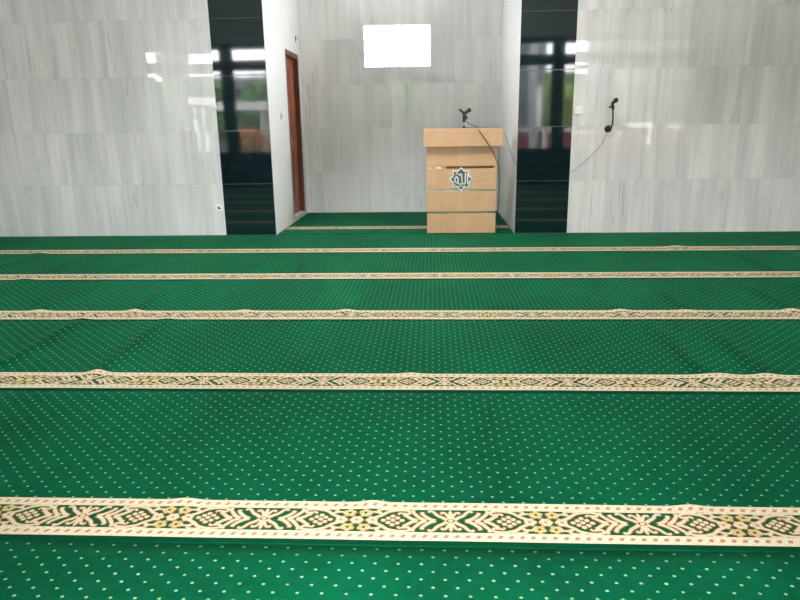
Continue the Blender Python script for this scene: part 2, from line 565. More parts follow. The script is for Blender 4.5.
dchild('door_handle', bm, M['chrome'], smooth=True)
dchild('door_threshold', newbox(XL - .15, XL + .004, DY0, DY1, FL, .05), M['threshold'])

# rear wall behind the open entrance (seen mirrored in the granite and the marble)
SILL, BAR0, BAR1, TR1, HD = 0.69, 2.37, 2.575, 2.785, 2.90
LW = (-6.15, -1.75)
RW = (1.55, 5.25)
DO = (-1.2, 1.08)
bm = bmesh.new()
us = [XW0 - .15, LW[0], LW[1], DO[0], DO[1], RW[0], RW[1], XW1 + .15]
grid_wall(bm, 'y', YR - .15, YR, us, [FL, SILL, HD, ZC], holes={(1, 1), (3, 0), (3, 1), (5, 1)})
for f in bm.faces:
    if f.calc_center_median().z < SILL and len(bm.faces):
        f.material_index = 1
o = obj('wall_rear', bm, [M['plaster'], M['wains']])
tag(o, 'entrance wall behind the camera, white above a dark tiled base', 'wall', kind='structure')

def window(name, x0, x1, posts, thin, label):
    w = tag(empty(name, (x0, YR, SILL)), label, 'window', kind='structure')
    inv = Matrix.Translation((-x0, -YR, -SILL))
    bm = bmesh.new()
    ya, yb = YR - .13, YR + .01
    g = .001
    box(bm, x0 + g, x1 - g, ya, yb, SILL + g, SILL + .075)
    box(bm, x0 + g, x1 - g, ya, yb, BAR0, BAR1)
    box(bm, x0 + g, x1 - g, ya, yb, TR1, HD - g)
    cuts = [(x0 + g, x0 + .07)] + [(p - .125, p + .125) for p in posts] + [(t - .03, t + .03) for t in thin] + [(x1 - .07, x1 - g)]
    cuts.sort()
    for a, b in cuts:
        for z0, z1 in ((SILL + .075, BAR0), (BAR1, TR1)):
            box(bm, a, b, ya, yb, z0, z1)
    fr = obj('window_frame', bm, M['alu'], w)
    fr.matrix_parent_inverse = inv
    for (a, b), (c, d) in zip(cuts, cuts[1:]):
        for z0, z1 in ((SILL + .075, BAR0), (BAR1, TR1)):
            p = obj('pane', newbox(b, c, YR - .065, YR - .06, z0, z1), M['glass'], w)
            p.matrix_parent_inverse = inv
window('window_2', LW[0], LW[1], [-4.235], [-5.3, -3.1], 'wide black framed window in the entrance wall behind the camera, left of the entrance')
window('window_3', RW[0], RW[1], [2.565], [3.7, 4.55], 'wide black framed window in the entrance wall behind the camera, right of the entrance')
e1 = tag(empty('door_2', (DO[0], YR, 0)), 'open entrance behind the camera with a black frame and a glazed transom', 'door', kind='structure')
bm = bmesh.new()
g = .001
box(bm, DO[0] + g, DO[0] + .08, YR - .13, YR + .01, 0, HD - g)
box(bm, DO[1] - .08, DO[1] - g, YR - .13, YR + .01, 0, HD - g)
box(bm, DO[0] + .08, DO[1] - .08, YR - .13, YR + .01, BAR0, BAR1)
box(bm, DO[0] + .08, DO[1] - .08, YR - .13, YR + .01, TR1, HD - g)
box(bm, -.13, -.07, YR - .13, YR + .01, BAR1, TR1)
o = obj('door_frame', bm, M['alu'], e1)
o.matrix_parent_inverse = Matrix.Translation((-DO[0], -YR, 0))
for a, b in ((DO[0] + .08, -.13), (-.07, DO[1] - .08)):
    o = obj('pane', newbox(a, b, YR - .065, YR - .06, BAR1, TR1), M['glass'], e1)
    o.matrix_parent_inverse = Matrix.Translation((-DO[0], -YR, 0))

# ------------------------------------------------------------------ carpets
PITCH, Y0, BW, MARG = 1.2051, -5.8777, 0.2128, 0.027
CX0, CX1 = XW0 + .02, XW1 - .02
# long creases that run towards the alcove: x, height, width, y from, y to
CREASES = [(-2.36, .014, .030, -4.5, -3.45), (-1.77, .016, .028, -4.62, -3.5), (-2.10, .013, .028, -3.40, -2.6),
           (-2.78, .010, .035, -3.4, -2.4), (1.72, .012, .032, -3.35, -2.6), (2.42, .013, .03, -3.4, -2.6),
           (1.68, .010, .034, -4.6, -3.7), (1.37, .008, .034, -4.55, -3.6), (-0.86, .009, .026, -5.80, -5.55),
           (-0.21, .009, .022, -5.80, -5.50), (.855, .008, .026, -5.80, -5.50), (-1.32, .008, .03, -3.40, -3.0),
           (-.61, .009, .03, -3.42, -3.0), (1.28, .009, .03, -3.42, -2.95), (-.12, .007, .03, -4.6, -4.3),
           (1.45, .009, .04, -4.62, -4.3), (-3.5, .012, .04, -3.3, -2.2), (3.2, .012, .04, -3.3, -2.2),
           (-4.1, .012, .05, -2.2, -1.0), (3.4, .012, .05, -2.2, -1.2), (-2.9, .010, .05, -2.1, -1.2), (2.5, .009, .05, -1.0, -.2)]

def sstep(a, b, t):
    t = max(0.0, min(1.0, (t - a) / (b - a)))
    return t * t * (3 - 2 * t)

CREASES = [(a, h * 1.2, w * 1.7, c, d) for a, h, w, c, d in CREASES]

def hgt(x, y):
    z = 0.0
    for cx, a, w, ya, yb in CREASES:
        if abs(x - cx) < 4 * w and ya - .15 < y < yb + .3:
            xx = cx + .012 * sin(y * 5 + cx)
            z += a * exp(-((x - xx) / w) ** 2) * sstep(ya - .06, ya + .06, y) * (1 - sstep(yb - .35, yb + .1, y))
    return z + .0012 * noise.noise((x * 2.2, y * 2.2, 0))

def uvals(x0, x1, step):
    n = max(1, int(math.ceil((x1 - x0) / step)))
    return [x0 + (x1 - x0) * i / n for i in range(n + 1)]

def sheet(bm, x0, x1, y0, y1, sx, sy, dz, mi=0, thick=None):
    xs, ys = uvals(x0, x1, sx), uvals(y0, y1, sy)
    V = [[bm.verts.new((x, y, hgt(x, y) + dz)) for y in ys] for x in xs]
    for i in range(len(xs) - 1):
        for k in range(len(ys) - 1):
            f = bm.faces.new((V[i][k], V[i + 1][k], V[i + 1][k + 1], V[i][k + 1]))
            f.material_index = mi
            f.smooth = True
    if thick is not None:
        loop = [V[i][0] for i in range(len(xs))] + [V[-1][k] for k in range(1, len(ys))] + \
               [V[i][-1] for i in range(len(xs) - 2, -1, -1)] + [V[0][k] for k in range(len(ys) - 2, 0, -1)]
        low = [bm.verts.new((v.co.x, v.co.y, thick)) for v in loop]
        n = len(loop)
        for i in range(n):
            q = (i + 1) % n
            f = bm.faces.new((loop[q], loop[i], low[i], low[q]))
            f.material_index = mi

# --- the woven scroll ornament: polygons in (u, v) about a star flower, period PER
PER = 0.6095
HV = (BW - 2 * .044) / 2
def stroke(pts, w0, w1=None, n=5):
    pts = [(p[0], p[1], 0) for p in pts]
    P = smooth_path(pts, n) if len(pts) > 2 else [Vector(p) for p in pts]
    w1 = w0 if w1 is None else w1
    quads = []
    L = []
    for i, p in enumerate(P):
        t = P[min(i + 1, len(P) - 1)] - P[max(i - 1, 0)]
        t.normalize()
        nrm = Vector((-t.y, t.x, 0))
        f = i / (len(P) - 1)
        w = w0 + (w1 - w0) * f
        L.append(((p.x + nrm.x * w, p.y + nrm.y * w), (p.x - nrm.x * w, p.y - nrm.y * w)))
    for a, b in zip(L, L[1:]):
        quads.append([a[0], a[1], b[1], b[0]])
    return quads
def leafp(p, q, w):
    (x0, y0), (x1, y1) = p, q
    dx, dy = x1 - x0, y1 - y0
    l = sqrt(dx * dx + dy * dy)
    nx, ny = -dy / l * w, dx / l * w
    return [[(x0, y0), (x0 + dx * .35 + nx, y0 + dy * .35 + ny), (x0 + dx * .75 + nx * .8, y0 + dy * .75 + ny * .8), (x1, y1),
             (x0 + dx * .75 - nx * .8, y0 + dy * .75 - ny * .8), (x0 + dx * .35 - nx, y0 + dy * .35 - ny)]]
def disc(c, r, n=8, sy=1.0):
    return [[(c[0] + r * cos(2 * pi * i / n), c[1] + r * sy * sin(2 * pi * i / n)) for i in range(n)]]
def flower(c, r, n=5, ph=0.0):
    out = []
    for i in range(n):
        a = ph + 2 * pi * i / n
        out += disc((c[0] + r * .62 * cos(a), c[1] + r * .62 * sin(a)), r * .45, 7)
    return out + disc(c, r * .5, 8)

def motif():
    """list of (layer, material index, polygon)"""
    quarter, single = [], []
    # star flower: fans above / below, wide arms to the corners
    quarter += [('petal', stroke([(.004, .010), (.008, .026), (.018, .044), (.028, .046), (.028, .038)], 0.0052, 0.0035)),
                ('petal', stroke([(.012, .005), (.026, .018), (.042, .030), (.056, .050), (.068, .055), (.070, .047)], 0.0066, 0.0038))]
    single += [('petal', leafp((0, .014), (0, .060), .0066)), ('petal', leafp((0, -.014), (0, -.060), .0066)),
               ('petal', disc((0, 0), .0080))]
    # feathered chevrons either side
    for u0, ln in ((.050, .80), (.080, 1.0), (.108, .72)):
        quarter.append(('petal', stroke([(u0, 0.0), (u0 + .018, .013 * ln), (u0 + .034, .034 * ln), (u0 + .044, .052 * ln), (u0 + .036, .054 * ln)], 0.0072, 0.0044)))
    # long scroll that closes round the grapes, with curled ends
    quarter.append(('petal', stroke([(.146, .036), (.134, .040), (.136, .054), (.168, .058), (.203, .048), (.226, .027), (.264, .004)], 0.0047, 0.0060)))
    quarter.append(('petal', stroke([(.188, .054), (.208, .061), (.232, .059), (.238, .050), (.228, .046)], 0.0047, 0.0034)))
    quarter.append(('petal', stroke([(.220, .034), (.240, .044), (.258, .043), (.263, .032)], 0.0047, 0.0034)))
    quarter.append(('petal', stroke([(.148, .022), (.150, .036), (.164, .042), (.170, .033)], 0.0042, 0.0034)))
    # grapes
    for c in ((.172, .014), (.188, .024), (.202, .012)):
        quarter.append(('petal', disc(c, .0080)))
    for c in ((.157, 0), (.187, .001), (.218, 0)):
        single += [('petal', disc(c, .0080)), ('petal', disc((-c[0], c[1]), .0080))]
    # flower cluster half way between two stars
    h = PER / 2
    quarter.append(('tanfill', flower((h - .026, .040), .0205, 5, .3)))
    half = [('petal', flower((h, 0), .021, 6)), ('petal', flower((h - .050, 0), .020, 5)), ('petal', flower((h + .050, 0), .020, 5, pi))]
    half += [('rose', disc((h, 0), .006)), ('rose', disc((h - .052, 0), .006)), ('rose', disc((h + .052, 0), .006))]
    res = list(single) + half
    for m_, polys in quarter:
        for sx in (1, -1):
            for sy in (1, -1):
                res.append((m_, [[(sx * x, sy * y) for x, y in (p if sx * sy > 0 else p[::-1])] for p in polys]))
    # centres of the tan flowers and the veins of the chevrons
    for sx in (1, -1):
        for sy in (1, -1):
            res.append(('olive', disc((sx * (h - .026), sy * .040), .0055)))
    return res
MOTIF = motif()
BM_IDX = {'cream': 0, 'olive': 1, 'petal': 2, 'tan': 3, 'rose': 4, 'tanfill': 5}
M['tanfill'] = wool('pale tan carpet wool', (184, 164, 110), 0.12, 90)
BAND_MATS = [M[k] for k in ('cream', 'olive', 'petal', 'tan', 'rose', 'tanfill', 'margin')]

def grow(poly, d):
    cx = sum(p[0] for p in poly) / len(poly)
    cy = sum(p[1] for p in poly) / len(poly)
    out = []
    n = len(poly)
    area = sum(poly[i][0] * poly[(i + 1) % n][1] - poly[(i + 1) % n][0] * poly[i][1] for i in range(n))
    sg = 1 if area > 0 else -1
    for i in range(n):
        a, b, c = poly[i - 1], poly[i], poly[(i + 1) % n]
        e1 = Vector((b[0] - a[0], b[1] - a[1])); e2 = Vector((c[0] - b[0], c[1] - b[1]))
        if e1.length < 1e-7 or e2.length < 1e-7:
            out.append(b); continue
        n1 = Vector((e1.y, -e1.x)).normalized() * sg; n2 = Vector((e2.y, -e2.x)).normalized() * sg
        nn = n1 + n2
        if nn.length < 1e-4:
            out.append(b); continue
        nn.normalize()
        k = d / max(.5, nn.dot(n1))
        out.append((b[0] + nn.x * k, b[1] + nn.y * k))
    return out

def band_mesh(x0, x1, yc, phase, detail=True):
    bm = bmesh.new()
    hb = BW / 2
    bar = .044
    sheet(bm, x0, x1, yc - hb, yc - hb + bar, .02, .022, .0022, 0)
    sheet(bm, x0, x1, yc + hb - bar, yc + hb, .02, .022, .0022, 0)
    sheet(bm, x0, x1, yc - hb + bar, yc + hb - bar, .02, .03, .0014, 1)
    sheet(bm, x0, x1, yc - hb - MARG + .004, yc - hb, .02, .03, .0012, 6)
    def poly(pts, z, mi):
        vs = [bm.verts.new((x, y, hgt(x, y) + z)) for x, y in pts]
        try:
            f = bm.faces.new(vs)
        except ValueError:
            return
        f.normal_update()
        if f.normal.z < 0:
            f.normal_flip()
        f.material_index = mi
    # slanted stitches along the two bars
    n = 0
    x = x0 + .02
    while x < x1 - .02:
        for yy, s in ((yc - hb + bar / 2, 1), (yc + hb - bar / 2, 1)):
            poly([(x - .0105, yy - .006), (x + .002, yy - .009), (x + .0105, yy + .006), (x - .002, yy + .009)], .0028, 4)
            poly([(x + .0125, yy - .016), (x + .0165, yy - .018), (x + .0205, yy - .016), (x + .0165, yy - .013)], .0028, 5)
            poly([(x + .0125, yy + .016), (x + .0165, yy + .013), (x + .0205, yy + .016), (x + .0165, yy + .018)], .0028, 5)
        x += .0336
    # thin tan outlines of the bars against the green
    k0 = int(math.floor((x0 - phase) / PER)) - 1
    k1 = int(math.ceil((x1 - phase) / PER)) + 1
    for k in range(k0, k1 + 1):
        ox = phase + k * PER
        for m_, polys in MOTIF:
            for p in polys:
                if m_ in ('petal', 'tanfill'):
                    q = [(ox + a, yc + b) for a, b in grow(p, .0031)]
                    if min(v[0] for v in q) < x0 or max(v[0] for v in q) > x1:
                        continue
                    poly(q, .0021, 3)
                q = [(ox + a, yc + b) for a, b in p]
                if min(v[0] for v in q) < x0 or max(v[0] for v in q) > x1:
                    continue
                poly(q, .0027 if m_ in ('petal', 'tanfill') else .0032, BM_IDX[m_])
    return bm

ROWS = ['nearest', 'second', 'third', 'fourth', 'farthest']
LBL = ['green dotted prayer carpet with the nearest and largest looking cream scroll border, in the foreground',
       'green dotted prayer carpet with cream scroll border, second bordered row from the front',
       'green dotted prayer carpet with cream scroll border, middle of the five full rows',
       'green dotted prayer carpet with cream scroll border, second bordered row out from the marble wall',
       'green dotted prayer carpet with cream scroll border, row lying against the marble wall']
seam = [Y0 + k * PITCH - BW / 2 - MARG for k in range(5)] + [-.004]
gap = .0025
# the cut strip at the entrance
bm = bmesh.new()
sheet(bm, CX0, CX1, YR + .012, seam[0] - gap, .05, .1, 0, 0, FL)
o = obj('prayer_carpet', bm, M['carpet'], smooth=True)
tag(o, 'plain dotted green carpet piece without a border at the very front edge', 'carpet')
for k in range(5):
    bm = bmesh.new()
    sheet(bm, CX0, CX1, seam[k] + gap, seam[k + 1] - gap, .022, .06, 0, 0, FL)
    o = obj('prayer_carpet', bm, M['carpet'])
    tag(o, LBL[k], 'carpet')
    yc = Y0 + k * PITCH
    obj('border_band', band_mesh(CX0, CX1, yc, -1.1622 + .0015 * k), BAND_MATS, o)
# alcove
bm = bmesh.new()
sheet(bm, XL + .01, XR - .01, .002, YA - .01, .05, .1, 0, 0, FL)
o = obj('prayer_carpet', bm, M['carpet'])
tag(o, 'green carpet with one pale border strip inside the alcove behind the lectern', 'carpet')
obj('border_band', band_mesh(XL + .01, XR - .01, .505, -1.16), BAND_MATS, o)

# ------------------------------------------------------------------ lectern
PX0, PX1, PY0, PY1 = -.0632, .7378, .02, .385
TX0, TX1, TY0, TY1, TZ0, TZ1 = -.100, .797, -.03, .42, 1.0, 1.2
lec = tag(empty('lectern', ((PX0 + PX1) / 2, .26, 0)), 'light maple veneer lectern with a star emblem standing in the alcove opening', 'lectern')
LI = Matrix.Translation((-(PX0 + PX1) / 2, -.26, 0))
def lp(name, bm, m, parent=None, **k):
    o = obj(name, bm, m, parent or lec, **k)
    if parent is None:
        o.matrix_parent_inverse = LI
    return o
G = [(.7636, .015), (.5008, .010), (.245, .012)]
zs = [0.004, G[2][0] - G[2][1], G[2][0] + G[2][1], G[1][0] - G[1][1], G[1][0] + G[1][1], G[0][0] - G[0][1], G[0][0] + G[0][1], TZ0]
for i in range(0, 8, 2):
    lp('front_panel', newbox(PX0, PX1, PY0, PY0 + .02, zs[i], zs[i + 1], bevel=.0015), M['maple'])
bm = bmesh.new()
box(bm, PX0, PX0 + .02, PY0 + .0205, PY1, .004, TZ0)
box(bm, PX1 - .02, PX1, PY0 + .0205, PY1, .004, TZ0)
box(bm, PX0 + .02, PX1 - .02, PY0 + .03, PY0 + .04, .004, TZ0)
box(bm, PX0 + .02, PX1 - .02, PY0 + .04, PY1 - .03, .06, .08)
lp('carcass', bm, M['maple_in'])
lp('shelf', newbox(PX0 + .021, PX1 - .021, PY0 + .041, PY1 - .05, .62, .64), M['maple_in'])
bm = bmesh.new()
box(bm, TX0, TX1, TY0, TY1, TZ0, TZ1, bevel=.002)
lp('top', bm, M['maple'])
# polished metal inlays in the lower grooves; two upper slips stand in for window glints
for i, (z, h) in enumerate(G):
    if i == 0:
        for a, b in ((PX0 + .025, PX0 + .045), (PX0 + .115, PX0 + .165)):
            lp('inlay_glint_strip', newbox(a, b, PY0 - .0005, PY0 + .0005, z - .008, z + .006), M['steel'])
        lp('groove_end', newbox(PX0 + .001, .158, PY0 + .001, PY0 + .0295, z - h + .001, z + h - .001), M['maple'])
        continue
    x0, x1 = PX0, PX1
    lp('inlay_glint_strip', newbox(x0 + .001, x1 - .001, PY0 + .006, PY0 + .0295, z - h + .001, z + h - .001), M['steel'])
lp('groove', newbox(.1585, PX1 - .03, PY0 + .012, PY0 + .0295, G[0][0] - G[0][1] + .001, G[0][0] + G[0][1] - .001), M['slot'])
lp('groove_end', newbox(PX1 - .0295, PX1 - .001, PY0 + .001, PY0 + .0295, G[0][0] - G[0][1] + .001, G[0][0] + G[0][1] - .001), M['maple'])

# eight pointed star emblem
EX, EZ, ER = .3308, .632, .138
def star(r, n=8, y=0.0, rin=None):
    pts = []
    for i in range(16):
        a = pi / 2 + i * pi / 8
        rr = r if i % 2 == 0 else r * .765
        pts.append((EX + rr * cos(a), y, EZ + rr * sin(a)))
    return pts
def prism(bm, pts, y0, y1, mi=0):
    a = [bm.verts.new((p[0], y0, p[2])) for p in pts]
    b = [bm.verts.new((p[0], y1, p[2])) for p in pts]
    n = len(pts)
    bm.faces.new(a).material_index = mi
    bm.faces.new(b[::-1]).material_index = mi
    for i in range(n):
        bm.faces.new((a[i], b[i], b[(i + 1) % n], a[(i + 1) % n])).material_index = mi
    bmesh.ops.recalc_face_normals(bm, faces=bm.faces)
em = lp('emblem', (lambda b: (prism(b, star(ER), PY0 - .010, PY0 + .001), b)[1])(bmesh.new()), M['silver'])
em['label'] = 'silver and slate eight pointed star emblem with calligraphy'
bm = bmesh.new()
prism(bm, star(ER * .86), PY0 - .0115, PY0 - .0101)
o = obj('emblem_field', bm, M['slate'], em)
bm = bmesh.new()
def brush(pts, w0, w1=None):
    for q in stroke([(x, z) for x, z in pts], w0, w1, 6):
        prism_pts = [(EX + a, 0, EZ + b) for a, b in q]
        va = [bm.verts.new((p[0], PY0 - .0145, p[2])) for p in prism_pts]
        vb = [bm.verts.new((p[0], PY0 - .0116, p[2])) for p in prism_pts]
        bm.faces.new(va)
        for i in range(4):
            bm.faces.new((va[i], vb[i], vb[(i + 1) % 4], va[(i + 1) % 4]))
brush([(.078, .072), (.076, .02), (.077, -.062)], .0085, .0065)             # alif
brush([(.052, .075), (.049, .01), (.048, -.045), (.030, -.056), (.016, -.048)], .008, .006)   # first lam
brush([(.016, -.048), (.010, .0), (.006, .052)], .006, .008)                # second lam
brush([(.016, -.048), (-.014, -.058), (-.034, -.046)], .007)
brush([(-.034, -.046), (-.066, -.030), (-.072, .004), (-.050, .026), (-.034, .0), (-.034, -.046)], .008)   # heh
brush([(-.034, .062), (-.022, .044), (-.012, .060), (-.002, .044), (.006, .064)], .006)       # shadda
brush([(-.062, .046), (-.046, .074), (-.040, .086)], .0055)
brush([(-.078, -.062), (-.040, -.086), (0, -.078), (.03, -.084), (.052, -.072)], .006, .004)
bmesh.ops.recalc_face_normals(bm, faces=bm.faces)
obj('calligraphy', bm, M['silver'], em)

# microphone on the lectern
mx, my, mz = .362, .10, TZ1
mic = tag(empty('microphone', (mx, my, mz)), 'small black microphone in a clip on a short stem on top of the wooden lectern', 'microphone')
def mp(name, bm, m, root=mic, **k):
    return obj(name, bm, m, root, **k)
bm = bmesh.new()
tube(bm, [(0, 0, 0), (0, 0, .018), (0, 0, .024)], [.016, .016, .010], 16)
mp('base', bm, M['black'])
bm = bmesh.new()
tube(bm, [(0, 0, .022), (0, 0, .075)], .0085, 12)
mp('stem', bm, M['chrome'])
bm = bmesh.new()
tube(bm, [(0, 0, .070), (.002, 0, .085), (.004, 0, .125), (.002, 0, .165), (-.010, .0, .180)], [.013, .019, .020, .018, .012], 14)
sphere(bm, (.022, 0, .118), .019, (1, .9, 1.3), seg=12)
mp('clip', bm, M['black'])
bm = bmesh.new()
tube(bm, [(.0, -.005, .165), (-.028, -.014, .188), (-.058, -.02, .212)], [.014, .012, .010], 12)
mp('handle', bm, M['black'])
bm = bmesh.new()
tube(bm, [(.006, .0, .160), (.030, .02, .182), (.046, .03, .192)], [.014, .017, .022], 14)
mp('collar', bm, M['black'])
bm = bmesh.new()
sphere(bm, (.058, .036, .200), .026, (1, 1, .95))
mp('grille', bm, M['mesh'])

# dark lead from the microphone over the lectern front down its right side
pts = smooth_path([(mx + .028, my - .01, mz + .075), (mx + .06, .05, mz + .045), (.51, -.006, TZ1 + .010), (.535, TY0 - .007, TZ1 - .04), (.59, TY0 - .008, 1.09),
                   (.66, TY0 - .008, .98), (.735, TY0 + .012, .83), (.765, .03, .72), (.775, .05, .50), (.770, .08, .28), (.775, .14, .10), (.80, .22, .0095), (.82, .34, .0095)], 8)
bm = bmesh.new()
tube(bm, pts, .0052, 8)
o = obj('microphone_cable', bm, M['cable_dark'])
tag(o, 'dark cable hanging from the lectern microphone over the wood front and down its right side', 'cable')

# wall microphone on a gooseneck
wx, wz = 1.969, 1.172
wm = tag(empty('gooseneck_microphone', (wx, 0, wz)), 'black gooseneck microphone fixed to the marble wall right of the granite strip', 'microphone')
def wp(name, bm, m, **k):
    return obj(name, bm, m, wm, **k)
bm = bmesh.new()
tube(bm, [(0, 0, 0), (0, -.012, 0), (0, -.030, 0), (0, -.038, 0)], [.041, .041, .034, .02], 24)
wp('wall_flange', bm, M['black'])
bm = bmesh.new()
tube(bm, smooth_path([(0.006, -.034, .0), (.020, -.06, .012), (.024, -.085, .06), (.022, -.092, .13), (.016, -.095, .20), (.012, -.097, .235)], 8), .0085, 10)
wp('gooseneck', bm, M['black'])
bm = bmesh.new()
tube(bm, [(.016, -.097, .205), (.012, -.097, .24), (.006, -.099, .268)], [.015, .017, .016], 12)
tube(bm, [(.004, -.099, .245), (-.016, -.099, .232), (-.028, -.099, .236)], [.010, .008, .013], 10)
wp('clip', bm, M['black'])
bm = bmesh.new()
tube(bm, [(.000, -.095, .262), (.018, -.104, .284), (.028, -.108, .294)], [.015, .017, .020], 12)
wp('handle', bm, M['black'])
bm = bmesh.new()
sphere(bm, (.038, -.113, .303), .0265)
wp('grille', bm, M['mesh'])

# thin grey cable from the wall microphone to the lectern
pts = smooth_path([(wx - .012, -.006, wz - .036), (1.938, -.006, 1.075), (1.875, -.006, .965), (1.787, -.006, .872), (1.68, -.006, .775), (1.583, -.006, .700), (1.42, -.006, .64), (1.25, -.006, .64),
                   (1.08, -.006, .70), (.972, -.008, .775), (.957, .015, .79), (.956, .22, .83), (.945, .55, .95), (.90, .56, 1.08), (.80, .42, 1.19), (.70, .30, 1.2075), (.52, .15, 1.2075), (mx + .022, my + .006, 1.2075)], 8)
bm = bmesh.new()
tube(bm, pts, .0019, 6)
o = obj('microphone_cable', bm, M['cable_grey'])
tag(o, 'thin grey cable sagging from the wall microphone across the granite to the lectern', 'cable')

# wall plates
def plate(name, x, z, w, h, label, cat):
    t = tag(empty(name, (x, 0, z)), label, cat)
    obj('cover_plate', newbox(-w / 2, w / 2, -.009, 0, -h / 2, h / 2, bevel=.003), M['plate'], t)
    return t
t = plate('wall_socket', -2.527, .327, .076, .078, 'small white wall socket low on the marble beside the left granite strip', 'socket')
bm = bmesh.new()
box(bm, -.020, .004, -.0105, -.0085, -.016, .016)
box(bm, .008, .020, -.0105, -.0085, -.016, .002)
obj('socket_face', bm, M['dark_mark'], t)
t = plate('light_switch', 1.634, 1.376, .088, .080, 'square white switch plate on the marble beside the right granite strip', 'switch')
obj('rocker', newbox(-.025, .025, -.012, -.0085, -.025, .025, bevel=.001), M['plate'], t)
t = tag(empty('light_switch', (XL, .643, 1.37)), 'small ivory switch on the white alcove side wall left of the brown door', 'switch')
obj('cover_plate', newbox(0, .010, -.035, .035, -.045, .045, bevel=.003), M['ivory'], t)
obj('rocker', newbox(.0095, .014, -.012, .012, -.02, .02), M['dark_mark'], t)
t = tag(empty('wall_hook', (XL, 1.817, 2.407)), 'tiny grey hook high on the white alcove side wall above the brown door', 'hook')
bm = bmesh.new()
box(bm, 0, .006, -.022, .022, -.035, .035, bevel=.002)
obj('backplate', bm, M['cable_grey'], t)
bm = bmesh.new()
tube(bm, smooth_path([(.005, 0, .01), (.03, 0, .005), (.04, 0, .02)], 5), .005, 8)
obj('hook_arm', bm, M['chrome'], t)

# ------------------------------------------------------------------ outside (mirrored in granite and marble)
GZ = -.35
M['pave'] = plain('outdoor paving', (124, 123, 118), 0.85, scale=1.5)
M['fence'] = plain('red brown fence plaster', (112, 50, 44), 0.8, var=0.12)
M['postgrey'] = plain('weathered pale post', (168, 170, 170), 0.7)
M['fwhite'] = plain('white fence edge', (220, 220, 214), 0.7)
M['hgrey'] = plain('grey house wall', (94, 96, 99), 0.8)
M['roof'] = plain('dark roof', (74, 70, 70), 0.8, var=.15)
M['leaf_a'] = plain('green leaves', (96, 128, 82), 0.6, var=0.45, scale=6)
M['leaf_b'] = plain('yellow green leaves', (140, 152, 84), 0.6, var=0.35, scale=6)
M['bark'] = plain('bark', (84, 66, 50), 0.9, var=.2)
M['orange'] = plain('orange flowers', (196, 128, 84), 0.6, var=.25, scale=20)
bm = newbox(-30, 30, -40, YR - .16, GZ - .1, GZ)
struct('ground_outside', bm, M['pave'], 'grey paved yard outside the entrance', 'ground')
bm = bmesh.new()
box(bm, -3.2, 3.2, YR - 2.6, YR - .17, GZ, FL - .02)
struct('entrance_step', bm, M['pave'], 'low paved landing outside the entrance', 'step')

v = tag(empty('added_shade_roof', (0, YR - .2, 3.3)), 'flat veranda roof on posts, added outside the entrance wall for shade', 'roof')
vi = (0, YR - .2, 3.3)  # unseen roof added to cut daylight on the nearest carpet
def ch(name, bm, m, root, inv):
    o = obj(name, bm, m, root)
    o.matrix_parent_inverse = Matrix.Translation(tuple(-q for q in inv))
    return o
ch('roof_slab', newbox(XW0 - .5, XW1 + .5, YR - 3.6, YR - .17, 3.22, 3.34), M['plaster'], v, vi)
for xx in (-6.6, -2.9, 5.6):
    ch('roof_post', newbox(xx, xx + .16, YR - 3.3, YR - 3.14, GZ, 3.22), M['hgrey'], v, vi)

f = tag(empty('garden_wall', (3.2, -12.3, GZ)), 'low red brown garden wall with white edges, mirrored in the right granite strip', 'garden wall')
def ch(name, bm, m, root, inv):
    o = obj(name, bm, m, root)
    o.matrix_parent_inverse = Matrix.Translation(tuple(-v for v in inv))
    return o
fi = (3.2, -12.3, GZ)
ch('wall_body', newbox(1.2, 8.2, -12.4, -12.2, GZ, 1.06), M['fence'], f, fi)
ch('coping', newbox(1.15, 8.25, -12.43, -12.17, 1.06, 1.13), M['fwhite'], f, fi)
for i in range(8):
    xx = 1.25 + i * .98
    ch('pier', newbox(xx - .05, xx + .05, -12.19, -12.12, GZ, 1.055), M['fwhite'], f, fi)
p = tag(obj('veranda_post', newbox(2.70, 2.90, -11.6, -11.4, GZ, 5.0, bevel=.01), M['postgrey']), 'white square post in the yard, mirrored in the right granite strip', 'post')
h = tag(empty('house', (4.2, -16, GZ)), 'plain grey house beyond the garden wall, mirrored in the right granite strip', 'house')
hi = (4.2, -16, GZ)
ch('house_wall', newbox(3.0, 3.73, -19, -15, GZ, 4.6), M['hgrey'], h, hi)
bm = bmesh.new()
box(bm, 2.95, 3.78, -19.2, -14.9, 4.6, 4.8)
ch('roof', bm, M['roof'], h, hi)
ch('window_frame', newbox(3.25, 3.6, -15.0, -14.96, 1.2, 2.4), M['fwhite'], h, hi)
ch('house_door', newbox(3.05, 3.2, -15.0, -14.96, GZ, 1.9), M['roof'], h, hi)

